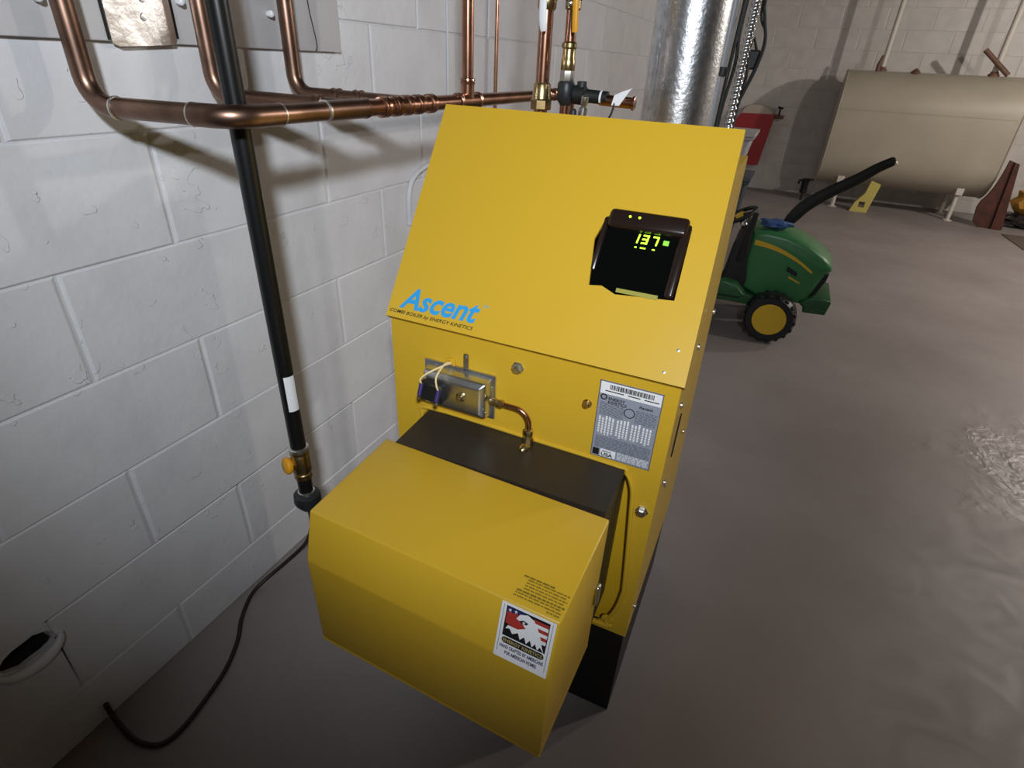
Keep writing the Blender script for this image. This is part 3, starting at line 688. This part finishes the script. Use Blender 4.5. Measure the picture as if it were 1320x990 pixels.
kd = Vector((-.2, -.9, .05)).normalized(); k0 = Vector((bx_, by_, .510))
G().tube([k0+kd*.014, k0+kd*.034], .006, 10).build('knob_stem', M['brass'], bp_)
kb = [(.0, .013), (.003, .017), (.008, .0195), (.013, .0185), (.016, .014), (.017, 0)]
kk = G().lathe(k0+Vector((-.012, -.016, -.002)), Vector((-.35, -.8, .1)), kb, 20); kk.build('yellow_knob', M['yhandle'], bp_)
G().tube([(bx_, by_, .47), (bx_, by_, .42)], .0155, 18).build('nipple', M['blackpipe'], bp_)
G().lathe((bx_, by_, .424), Z, [(0, .0175), (.002, .0185), (.005, .0185), (.006, .016)], 18).build('solder_ring', M['solder'], bp_)
G().lathe((bx_, by_, .424), -Z, [(0, .022), (.004, .0285), (.022, .0300), (.030, .027), (.046, .016), (.050, .010), (.056, .006)], 18).build('union', M['iron'], bp_)
# dark line from the union along wall and floor
cp = [(bx_, by_, .372), (.235, .715, .31), (.17, .755, .20), (.10, .785, .10), (.055, .745, .045), (.030, .70, .018), (.028, .655, .007), (.060, .595, .006), (.102, .543, .006), (.138, .475, .006), (.157, .40, .006), (.165, .335, .006), (.152, .295, .006), (.103, .279, .006), (.045, .284, .008), (.014, .289, .028), (.010, .2895, .052)]
G_ = G().tube(smooth(cp, 6), .0052, 10); tag(G_.build('oil_line', M['cable'], loc=(.15, .4, 0)), 'dark reddish line snaking over the floor below the block wall', 'cable')
# painted cable on the wall behind the boiler and the thin wire by the board
wc = [(.004, 1.515, .815), (.004, 1.515, .89), (.004, 1.535, .945), (.004, 1.60, .975), (.004, 1.75, 1.0)]
tag(G().tube(smooth(wc, 6), .008, 10).build('painted_cable', M['wall'], loc=(0, 1.5, .8)), 'white painted cable bending along the wall beside the boiler hood', 'cable')
tag(G().tube(smooth([(.003, 1.765, ZC), (.003, 1.763, 1.7), (.003, 1.765, 1.0), (.003, 1.764, .3)], 4), .0035, 8).build('wall_wire', M['wall'], loc=(0, 1.765, .3)), 'thin white painted wire running straight up the wall left of the copper riser', 'wire')
ck = [(.0138, 1.155, 1.46), (.0138, 1.15, 1.38), (.0138, 1.165, 1.30), (.0138, 1.160, 1.284)]
tag(G().tube(smooth(ck, 5), .0011, 6).build('loose_wire', M['dark'], loc=(.014, 1.15, 1.28)), 'hair thin dark wire hanging over the white board beside the third copper branch', 'wire')

# ------------------------------------------------------------------ conduits dropping behind the flue
def drop(name, label, cat, pts, r, mt, n=12, part='tube'):
    t = thing(name, label, cat, (pts[-1][0], pts[-1][1], 0)); G().tube(pts, r, n).build(part, M[mt], t); return t
YC = 1.66
drop('cream_conduit', 'slim cream pipe dropping close beside the galvanised flue', 'pipe', [(.826, YC, ZC), (.827, YC, 0)], .0065, 'creampipe')
gc = drop('grey_conduit', 'straight grey conduit with dark coupling between flue and spiral conduit', 'conduit', [(.858, YC, ZC), (.842, YC, 1.1), (.842, YC, 0)], .0105, 'conduit')
G().tube([(.8495, YC, 1.295), (.8485, YC, 1.275)], .0135, 14).build('coupling', M['dark'], gc)
fc = thing('flexible_conduit', 'shiny spiral steel conduit hanging behind the boiler hood', 'conduit', (.884, YC, 0))
g = G(); n_ = 12; k_ = 640; vs = []; fs = []
for i in range(k_):
    t_ = i/(k_-1); z_ = 1.9*(1-t_)+.4*t_; x_ = .900-.0085*(1.9-z_)/.7
    for j in range(n_):
        a = 2*PI*j/n_; rr2 = .0095+.0018*math.sin(2*PI*(i/6.0)+a); vs.append((x_+rr2*math.cos(a), YC-.01+rr2*math.sin(a), z_))
for i in range(k_-1):
    for j in range(n_): fs.append([i*n_+j, i*n_+(j+1) % n_, (i+1)*n_+(j+1) % n_, (i+1)*n_+j])
g.add(vs, fs); g.build('spiral_sleeve', M['galv'], fc, ang=60)
G().tube([(.9, YC-.01, ZC), (.9, YC-.01, 1.89)], .011, 12).build('connector', M['zinc'], fc)
G().tube([(.882, YC-.01, .41), (.882, YC-.01, 0)], .0105, 12).build('connector', M['zinc'], fc)
cables = [[(.872, YC+.02, 1.7), (.866, YC+.02, 1.45), (.862, YC+.02, 1.33), (.858, YC+.02, 1.2), (.856, YC+.02, 1.0), (.855, YC+.02, .02)],
          [(.880, YC+.03, 1.7), (.868, YC+.03, 1.40), (.872, YC+.03, 1.30), (.862, YC+.03, 1.18), (.860, YC+.03, .9), (.860, YC+.03, .02)],
          [(.935, YC+.02, 1.75), (.912, YC+.02, 1.46), (.918, YC+.02, 1.40), (.931, YC+.02, 1.35), (.922, YC+.02, 1.29), (.905, YC+.02, 1.235), (.900, YC+.02, 1.20), (.893, YC+.02, 1.0), (.89, YC+.02, .02)],
          [(.925, YC+.03, 1.75), (.905, YC+.03, 1.44), (.926, YC+.03, 1.37), (.926, YC+.03, 1.32), (.908, YC+.03, 1.25), (.901, YC+.03, 1.215), (.893, YC+.03, 1.0), (.88, YC+.03, .02)],
          [(.890, YC+.04, 1.7), (.886, YC+.04, 1.42), (.895, YC+.04, 1.34), (.904, YC+.04, 1.28), (.900, YC+.04, 1.22), (.893, YC+.04, 1.0), (.875, YC+.05, .02)]]
clab = ['black cable tucked tight against the grey conduit', 'black cable running between grey conduit and spiral conduit', 'black cable swinging out widest right of the spiral conduit', 'thin black cable inside the wide loop beside the spiral conduit', 'black cable crossing behind the spiral conduit']
for c_, lb_ in zip(cables, clab):
    c_ = [(c_[0][0], c_[0][1], ZC)]+c_
    tag(G().tube(smooth(c_, 5), .0042 if 'thin' not in lb_ else .003, 8).build('black_cable', M['dark'], loc=(c_[-1][0], c_[-1][1], 0)), lb_, 'cable', 'black cables behind the boiler')
jb = thing('cable_bracket', 'small black plastic bracket holding the cables behind the spiral conduit', 'bracket', (.905, YC+.045, 1.30))
G().box((.886, YC+.05, 1.292), (.924, YC+.062, 1.335), bev=.004).build('plate', M['dark'], jb)
G().tube([(.895, YC+.055, 1.335), (.902, YC+.055, 1.36), (.915, YC+.055, 1.33)], .004, 8).build('clip', M['dark'], jb)

# ------------------------------------------------------------------ stacked storage bins behind the boiler
def tote(name, label, x0, x1, y0, y1, z0, z1, mt, taper=.04):
    t = thing(name, label, 'storage bin', ((x0+x1)/2, (y0+y1)/2, z0))
    b_ = [(x0+taper, y0+taper), (x1-taper, y0+taper), (x1-taper, y1-taper), (x0+taper, y1-taper)]; tt = [(x0, y0), (x1, y0), (x1, y1), (x0, y1)]
    bm = bmesh.new(); lo = [bm.verts.new((x_, y_, z0)) for x_, y_ in b_]; hi = [bm.verts.new((x_, y_, z1-.03)) for x_, y_ in tt]
    bm.faces.new(lo[::-1]); bm.faces.new(hi)
    for i in range(4): j = (i+1) % 4; bm.faces.new([lo[i], lo[j], hi[j], hi[i]])
    bmesh.ops.bevel(bm, geom=bm.edges[:], offset=.02, segments=3, affect='EDGES', profile=.5)
    G().frombm(bm).build('tub', M[mt], t)
    G().box((x0-.015, y0-.015, z1-.045), (x1+.015, y1+.015, z1-.028), bev=.006, seg=2).build('rim', M[mt], t)
    G().box((x0-.022, y0-.022, z1-.028), (x1+.022, y1+.022, z1), bev=.009, seg=2).build('lid', M[mt], t)
    return t
tote('storage_bin', 'dark blue plastic storage bin standing on the floor under a grey one', .20, .825, 4.75, 5.2, 0, .60, 'bin', .05)
tote('storage_bin', 'grey plastic storage bin stacked on the dark blue bin', .21, .785, 4.75, 5.2, .60, .905, 'bin2', .05)

# ------------------------------------------------------------------ toy tractor
tr = thing('toy_tractor', 'green ride-on toy tractor with yellow wheel hubs beside the boiler', 'toy tractor', (1.0, 3.42, 0))
def wheel(cx_, cz2, r, y0, y1, face):
    yc = (y0+y1)/2; wd = (y1-y0)/2
    g = G().lathe((cx_, yc, cz2), Y, [(-wd*.75, r*.60), (-wd, r*.66), (-wd, r*.88), (-wd*.75, r*.96), (-wd*.3, r), (wd*.3, r), (wd*.75, r*.96), (wd, r*.88), (wd, r*.66), (wd*.75, r*.60)], 40)
    wh = g.build('tyre', M['tyre'], tr)
    g = G()
    for i in range(18):
        a = 2*PI*i/18; c, s_ = math.cos(a), math.sin(a)
        m_ = Matrix.Translation((cx_+r*.965*c, yc, cz2+r*.965*s_)) @ Matrix.Rotation(-a, 4, 'Y')
        g.box((-.010, -wd*.95, -.010), (.003, wd*.05, .010), bev=.003, frame=m_)
        a2 = a+PI/18; m_ = Matrix.Translation((cx_+r*.965*math.cos(a2), yc, cz2+r*.965*math.sin(a2))) @ Matrix.Rotation(-a2, 4, 'Y')
        g.box((-.010, -wd*.05, -.010), (.003, wd*.95, .010), bev=.003, frame=m_)
    g.build('tread', M['tyre'], wh)
    g = G().lathe((cx_, yc, cz2), Y*face, [(0, r*.1), (wd*.8, r*.64), (wd*1.03, r*.64), (wd*1.06, r*.60), (wd*1.03, r*.55), (wd*1.06, r*.3), (wd*1.08, 0)], 32); g.build('hub', M['toyyellow'], wh)
wheel(1.175, .138, .134, 3.135, 3.255, -1); wheel(1.175, .138, .134, 3.60, 3.72, 1)
wheel(.60, .165, .158, 3.10, 3.25, -1); wheel(.60, .165, .158, 3.60, 3.75, 1)
def bevprism(out, y0, y1, bev, name, mt, parent=tr, seg=3):
    bm = bmesh.new(); a = [bm.verts.new((x_, y0, z_)) for x_, z_ in out]; b_ = [bm.verts.new((x_, y1, z_)) for x_, z_ in out]
    bm.faces.new(a); bm.faces.new(b_[::-1]); n = len(out)
    for i in range(n): j = (i+1) % n; bm.faces.new([a[i], a[j], b_[j], b_[i]])
    bmesh.ops.recalc_face_normals(bm, faces=bm.faces[:])
    if bev: bmesh.ops.bevel(bm, geom=[e for e in bm.edges if abs(e.verts[0].co.y-e.verts[1].co.y) < 1e-6], offset=bev, segments=seg, affect='EDGES', profile=.5, clamp_overlap=True)
    return G().frombm(bm).build(name, M[mt], parent, ang=50)
hd = bevprism([(.98, .25), (.985, .555), (1.06, .566), (1.16, .556), (1.26, .525), (1.35, .475), (1.405, .43), (1.41, .405), (1.385, .385), (1.365, .33), (1.335, .235), (1.30, .205), (1.10, .205)], 3.27, 3.58, .035, 'engine_hood', 'green')
st_ = smooth([(1.005, 0, .502), (1.08, 0, .492), (1.16, 0, .470), (1.24, 0, .435), (1.318, 0, .388)], 4); n_ = len(st_)
out = [(p.x, p.z+.014*(1-.6*i/n_)) for i, p in enumerate(st_)]+[(p.x, p.z-.014*(1-.6*i/n_)) for i, p in reversed(list(enumerate(st_)))]
g = G().prism(out, (0, 3.2695, 0), X, Z, -Y, .003); g.build('yellow_stripe', M['toyyellow'], hd)
G().prism(out, (0, 3.5805, 0), X, Z, Y, .003).build('yellow_stripe', M['toyyellow'], hd)
G().prism([(1.195, .375), (1.25, .352), (1.25, .375), (1.195, .402)], (0, 3.2695, 0), X, Z, -Y, .003).build('vent', M['dark'], hd)
G().prism([(1.215, .340), (1.275, .318), (1.275, .326), (1.215, .350)], (0, 3.2695, 0), X, Z, -Y, .0025).build('yellow_dash', M['toyyellow'], hd)
bevprism([(1.372, .395), (1.402, .388), (1.398, .35), (1.372, .28), (1.345, .225), (1.325, .235), (1.35, .32)], 3.285, 3.565, .01, 'grille', 'dark')
bevprism([(1.30, .215), (1.36, .262), (1.445, .258), (1.452, .245), (1.440, .175), (1.33, .17), (1.325, .20)], 3.255, 3.595, .008, 'bumper', 'greend')
bevprism([(.86, .20), (.88, .30), (.90, .48), (.935, .56), (.985, .555), (.99, .40), (1.01, .30), (1.0, .20)], 3.24, 3.61, .015, 'dashboard', 'dark')
bevprism([(.50, .155), (.50, .21), (.98, .235), (1.10, .20), (1.10, .155)], 3.26, 3.60, .012, 'chassis', 'greend')
bevprism([(.83, .215), (.84, .265), (.90, .300), (.97, .285), (1.02, .235), (1.0, .215)], 3.17, 3.27, .012, 'footrest', 'greend')
bevprism([(.70, .22), (.70, .27), (.83, .275), (.86, .22)], 3.17, 3.27, .01, 'footrest', 'greend')
G().tube([(.955, 3.235, .40), (.962, 3.225, .54), (.978, 3.215, .66)], [.020, .018, .013], 12).build('gear_lever', M['dark'], tr)
bevprism([(.44, .25), (.46, .36), (.56, .40), (.68, .36), (.72, .25)], 3.16, 3.26, .015, 'fender', 'green'); bevprism([(.44, .25), (.46, .36), (.56, .40), (.68, .36), (.72, .25)], 3.59, 3.69, .015, 'fender', 'green')
bevprism([(.47, .36), (.44, .60), (.48, .61), (.54, .43), (.74, .42), (.75, .36)], 3.28, 3.58, .02, 'seat', 'toyyellow')
# steering wheel
sc_ = Vector((.895, 3.39, .605)); sn = Vector((-.5, -.1, .85)).normalized(); su = sn.cross(Y).normalized(); sv_ = sn.cross(su)
G().tube([sc_+.085*(math.cos(t)*su+math.sin(t)*sv_) for t in [2*PI*i/32 for i in range(33)]], .011, 10, cap=False).build('steering_wheel', M['dark'], tr)
for k in range(3):
    t = 2*PI*k/3+.4; G().tube([sc_, sc_+.085*(math.cos(t)*su+math.sin(t)*sv_)], .009, 8).build('spoke', M['dark'], tr)
G().lathe(sc_-sn*.01, sn, [(0, .03), (.015, .03), (.022, .02), (.023, 0)], 20).build('horn_cap', M['toyyellow'], tr)
G().tube([sc_, (.94, 3.40, .53)], .015, 12).build('steering_column', M['dark'], tr)
G().lathe((.93, 3.275, .585), Vector((-.3, -.6, .7)), [(0, .014), (.004, .016), (.010, .012), (.012, 0)], 14).build('key_switch', M['zinc'], tr)
# crumpled blue cloth on the engine hood
bm = bmesh.new(); bmesh.ops.create_icosphere(bm, subdivisions=3, radius=1); rb = random.Random(2)
for v in bm.verts:
    n = v.co.normalized(); k = 1+.18*math.sin(7*n.x+3*n.y)+.14*math.sin(11*n.y+5*n.z+2)
    v.co = Vector((1.085+.075*n.x*k, 3.36+.055*n.y*k, .591+.022*n.z*k))
tag(G().frombm(bm).build('blue_cloth', M['bluecloth'], loc=(1.085, 3.36, .555)), 'crumpled blue cloth lying on the green tractor hood', 'cloth')
# long black curved arm rising from the tractor
ap = [(1.135, 3.44, .582), (1.160, 3.44, .625), (1.205, 3.44, .690), (1.290, 3.44, .765), (1.400, 3.44, .845), (1.470, 3.44, .905), (1.535, 3.44, .948)]
sp_ = smooth(ap, 5); n_ = len(sp_)
rad = [(.022+.012*math.sin(min(1, i/8)*PI*.5) if i < 10 else .034-.013*((i-10)/(n_-11))) if i < n_-1 else .015 for i in range(n_)]
ar = thing('black_chute', 'long curved black plastic chute sticking up from the green toy tractor', 'chute', (1.135, 3.44, .575))
G().tube(sp_, rad, 14, flat=.55, upv=(0, 0, 1)).build('tube', M['dark'], ar)
G().tube([Vector(ap[-1])+Vector((-.004, -.0, -.016)), Vector(ap[-1])+Vector((.006, -.006, -.008))], .008, 10).build('tip', M['paleplastic'], ar)

# ------------------------------------------------------------------ oil tank
TX0, TX1, TYC, TR, TZ0, TZ1 = 1.41, 3.03, 7.78, .335, .235, 1.365
tk = thing('oil_tank', 'large tan painted steel oil tank on short white legs at the far wall', 'oil tank', ((TX0+TX1)/2, TYC, 0))
def obr(r, inset=0):
    z0, z1 = TZ0+TR, TZ1-TR; o = []
    for i in range(17): a = PI*i/16; o.append((TYC+r*math.cos(a), z1+r*math.sin(a)))
    for i in range(17): a = PI+PI*i/16; o.append((TYC+r*math.cos(a), z0+r*math.sin(a)))
    return o
vs = []; loops = [(TX0+.0, TR-.10, ), (TX0+.004, TR-.012), (TX0+.02, TR), (TX1-.02, TR), (TX1-.004, TR-.012), (TX1, TR-.10)]
for x_, r_ in loops: vs += [(x_, y_, z_) for y_, z_ in obr(r_)]
n_ = 34; fs = [list(range(n_)), [5*n_+i for i in range(n_)][::-1]]
for k in range(5):
    for i in range(n_): j = (i+1) % n_; fs.append([k*n_+i, k*n_+j, (k+1)*n_+j, (k+1)*n_+i])
G().add(vs, fs).build('shell', M['tank'], tk, ang=30)
for x_ in (TX0+.012, TX1-.012): G().tube([(x_, p[0], p[1]) for p in obr(TR+.001)+[obr(TR+.001)[0]]], .007, 8, cap=False).build('rim', M['tank'], tk)
G().box((TX0+.03, TYC-TR-.004, 1.0), (TX1-.03, TYC-TR+.02, 1.006)).build('seam', M['tank'], tk)
for x_, dy in ((1.66, -.19), (2.79, -.19), (1.66, .19), (2.79, .19)):
    lx = x_; yb = TYC+dy*1.05
    zt = TZ0+TR-math.sqrt(TR*TR-(dy)**2)
    lg_ = G().tube([(lx, yb, 0), (lx, TYC+dy*.98, zt+.02)], .021, 14).build('leg', M['tankpipe'], tk)
    G().box((lx-.035, TYC+dy-.05, zt-.03), (lx+.035, TYC+dy+.03, zt+.055), bev=.006).build('leg_socket', M['tankpipe'], lg_)
    G().lathe((lx, yb, 0), Z, [(0, .045), (.006, .045), (.010, .024)], 16).build('foot', M['tankpipe'], lg_)
for x_, r_ in ((1.732, .024), (2.715, .027)):
    pp = G().tube([(x_, TYC, TZ1-.01), (x_, TYC, ZC)], r_, 14).build('tank_pipe', M['tankpipe'], tk)
    G().lathe((x_, TYC, TZ1-.006), Z, [(0, .05), (.02, .05), (.03, .036), (.045, .034)], 12).build('bushing', M['rustpipe'], pp)
G().tube([(1.695, TYC-.03, TZ1-.01), (1.69, TYC-.03, TZ1+.05), (1.705, TYC-.03, TZ1+.14)], [.022, .02, .012], 10).build('fill_fitting', M['rustpipe'], tk)
G().lathe((2.04, TYC-.05, TZ1-.012), Z, [(0, .05), (.015, .045), (.03, .03), (.045, .014), (.05, 0)], 14).build('level_gauge', M['rustpipe'], tk)
dg_ = G().tube([(2.555, TYC-.05, 1.585), (2.815, TYC-.08, TZ1+.012)], [.022, .022], 10)
dw = thing('rusty_rod', 'short rusty rod leaning across the tank pipe on top of the tank', 'rod', (2.815, TYC-.03, TZ1)); dg_.build('rod', M['rustpipe'], dw)
# oil filter and line beside the tank, yellow bracket under it
of = thing('oil_filter', 'small black filter canister beside the left end of the oil tank', 'oil filter', (1.315, 7.72, .05))
G().lathe((1.325, 7.72, .08), Z, [(0, .02), (.005, .038), (.13, .038), (.14, .045), (.16, .045), (.165, .02)], 16).build('canister', M['dark'], of)
G().tube([(1.29, 7.72, .215), (1.26, 7.72, .225), (1.255, 7.72, .18)], .012, 8).build('spout', M['dark'], of)
G().tube([(1.325, 7.72, .235), (1.37, 7.73, .235), (1.403, 7.735, .235)], .014, 10).build('feed_pipe', M['rustpipe'], of)
G().tube([(1.325, 7.72, .08), (1.325, 7.72, 0)], .012, 8).build('drain_pipe', M['dark'], of)
yb_ = thing('yellow_bracket', 'pale yellow plastic bracket standing under the oil tank', 'bracket', (1.95, 7.7, 0))
ol = [(1.83, 0), (2.0, 0), (2.05, .30), (1.95, .33), (1.93, .20), (1.86, .10)]
G().prism(ol, (0, 7.42, 0), X, Z, Y, .06, hole=[(1.90, .05), (1.90, .11), (1.96, .11), (1.96, .05)]).build('plate', M['creampipe'] if False else mat('pale_yellow_plastic', '#cdbf6a', .5), yb_)
# brown curved shield, orange bag, dark card at the right
rs = thing('brown_shield', 'rusty brown curved metal shield standing at the right end of the oil tank', 'metal shield', (3.15, 7.5, 0))
ou = [(3.03, 0), (3.235, 0), (3.135, .63), (3.055, .655), (3.045, .52), (3.03, .42), (3.005, .33), (2.965, .25), (2.955, .19), (2.975, .05)]
# outline stands at y=7.62 in front of the tank end
G().prism(ou, (0, 7.40, 0), X, Z, Y, .03).build('front_sheet', M['rust'], rs)
G().prism([(3.14, 0), (3.235, 0), (3.135, .63), (3.095, .642)], (0, 7.375, 0), X, Z, Y, .026).build('folded_edge', M['rust'], rs)
bg = thing('orange_bag', 'crumpled orange bag on the floor right of the brown shield', 'bag', (3.50, 7.7, 0))
def blob(c, r, seed, sub=3, amp=.14):
    bm = bmesh.new(); bmesh.ops.create_icosphere(bm, subdivisions=sub, radius=1); q = random.Random(seed); ph = [q.uniform(0, 6) for _ in range(6)]
    for v in bm.verts:
        n = v.co.normalized(); k = 1+amp*math.sin(6*n.x+4*n.y+ph[0])+amp*.7*math.sin(9*n.z+5*n.x+ph[1])+amp*.5*math.sin(13*n.y+ph[2])
        v.co = Vector((c[0]+r[0]*n.x*k, c[1]+r[1]*n.y*k, max(.002, c[2]+r[2]*n.z*k)))
    return G().frombm(bm)
blob((3.50, 7.72, .25), (.17, .14, .17), 4).build('sack', M['orange'], bg)
blob((3.46, 7.66, .07), (.17, .14, .065), 9, amp=.2).build('foil_base', M['foil'], bg)
dc = G().prism([(3.185, 7.17), (3.21, 6.55), (3.75, 6.45), (3.80, 7.22)], (0, 0, .0006), X, Y, Z, .006)
tag(dc.build('dark_card', M['sheet'], loc=(3.4, 6.9, 0)), 'flat dark brown card lying on the floor before the orange bag', 'card')

# ------------------------------------------------------------------ red box with valve on the far wall
rx = thing('red_box', 'red metal box with pale rounded top hanging on the far wall', 'box', (.60, 8.1, .29))
G().prism([(.36, .29), (.745, .295), (.80, .82), (.78, .87), (.42, .86), (.38, .80)], (0, 8.03, 0), X, Z, Y, .165).build('body', M['redbox'], rx)
G().prism([(.42, .86), (.78, .87), (.72, .93), (.62, .96), (.52, .955), (.45, .92)], (0, 8.045, 0), X, Z, Y, .14).build('top', M['paleplastic'], rx)
vv = G(); vv.tube([(.80, 8.12, .85), (.90, 8.10, .84)], .022, 10); vb_ = vv.build('valve', M['rustpipe'], rx)
G().tube([(.845, 8.10, .85), (.845, 8.09, .94)], .010, 8).build('stem', M['dark'], vb_)
G().tube([(.815, 8.09, .945), (.875, 8.09, .935)], .012, 8).build('handle', M['dark'], vb_)
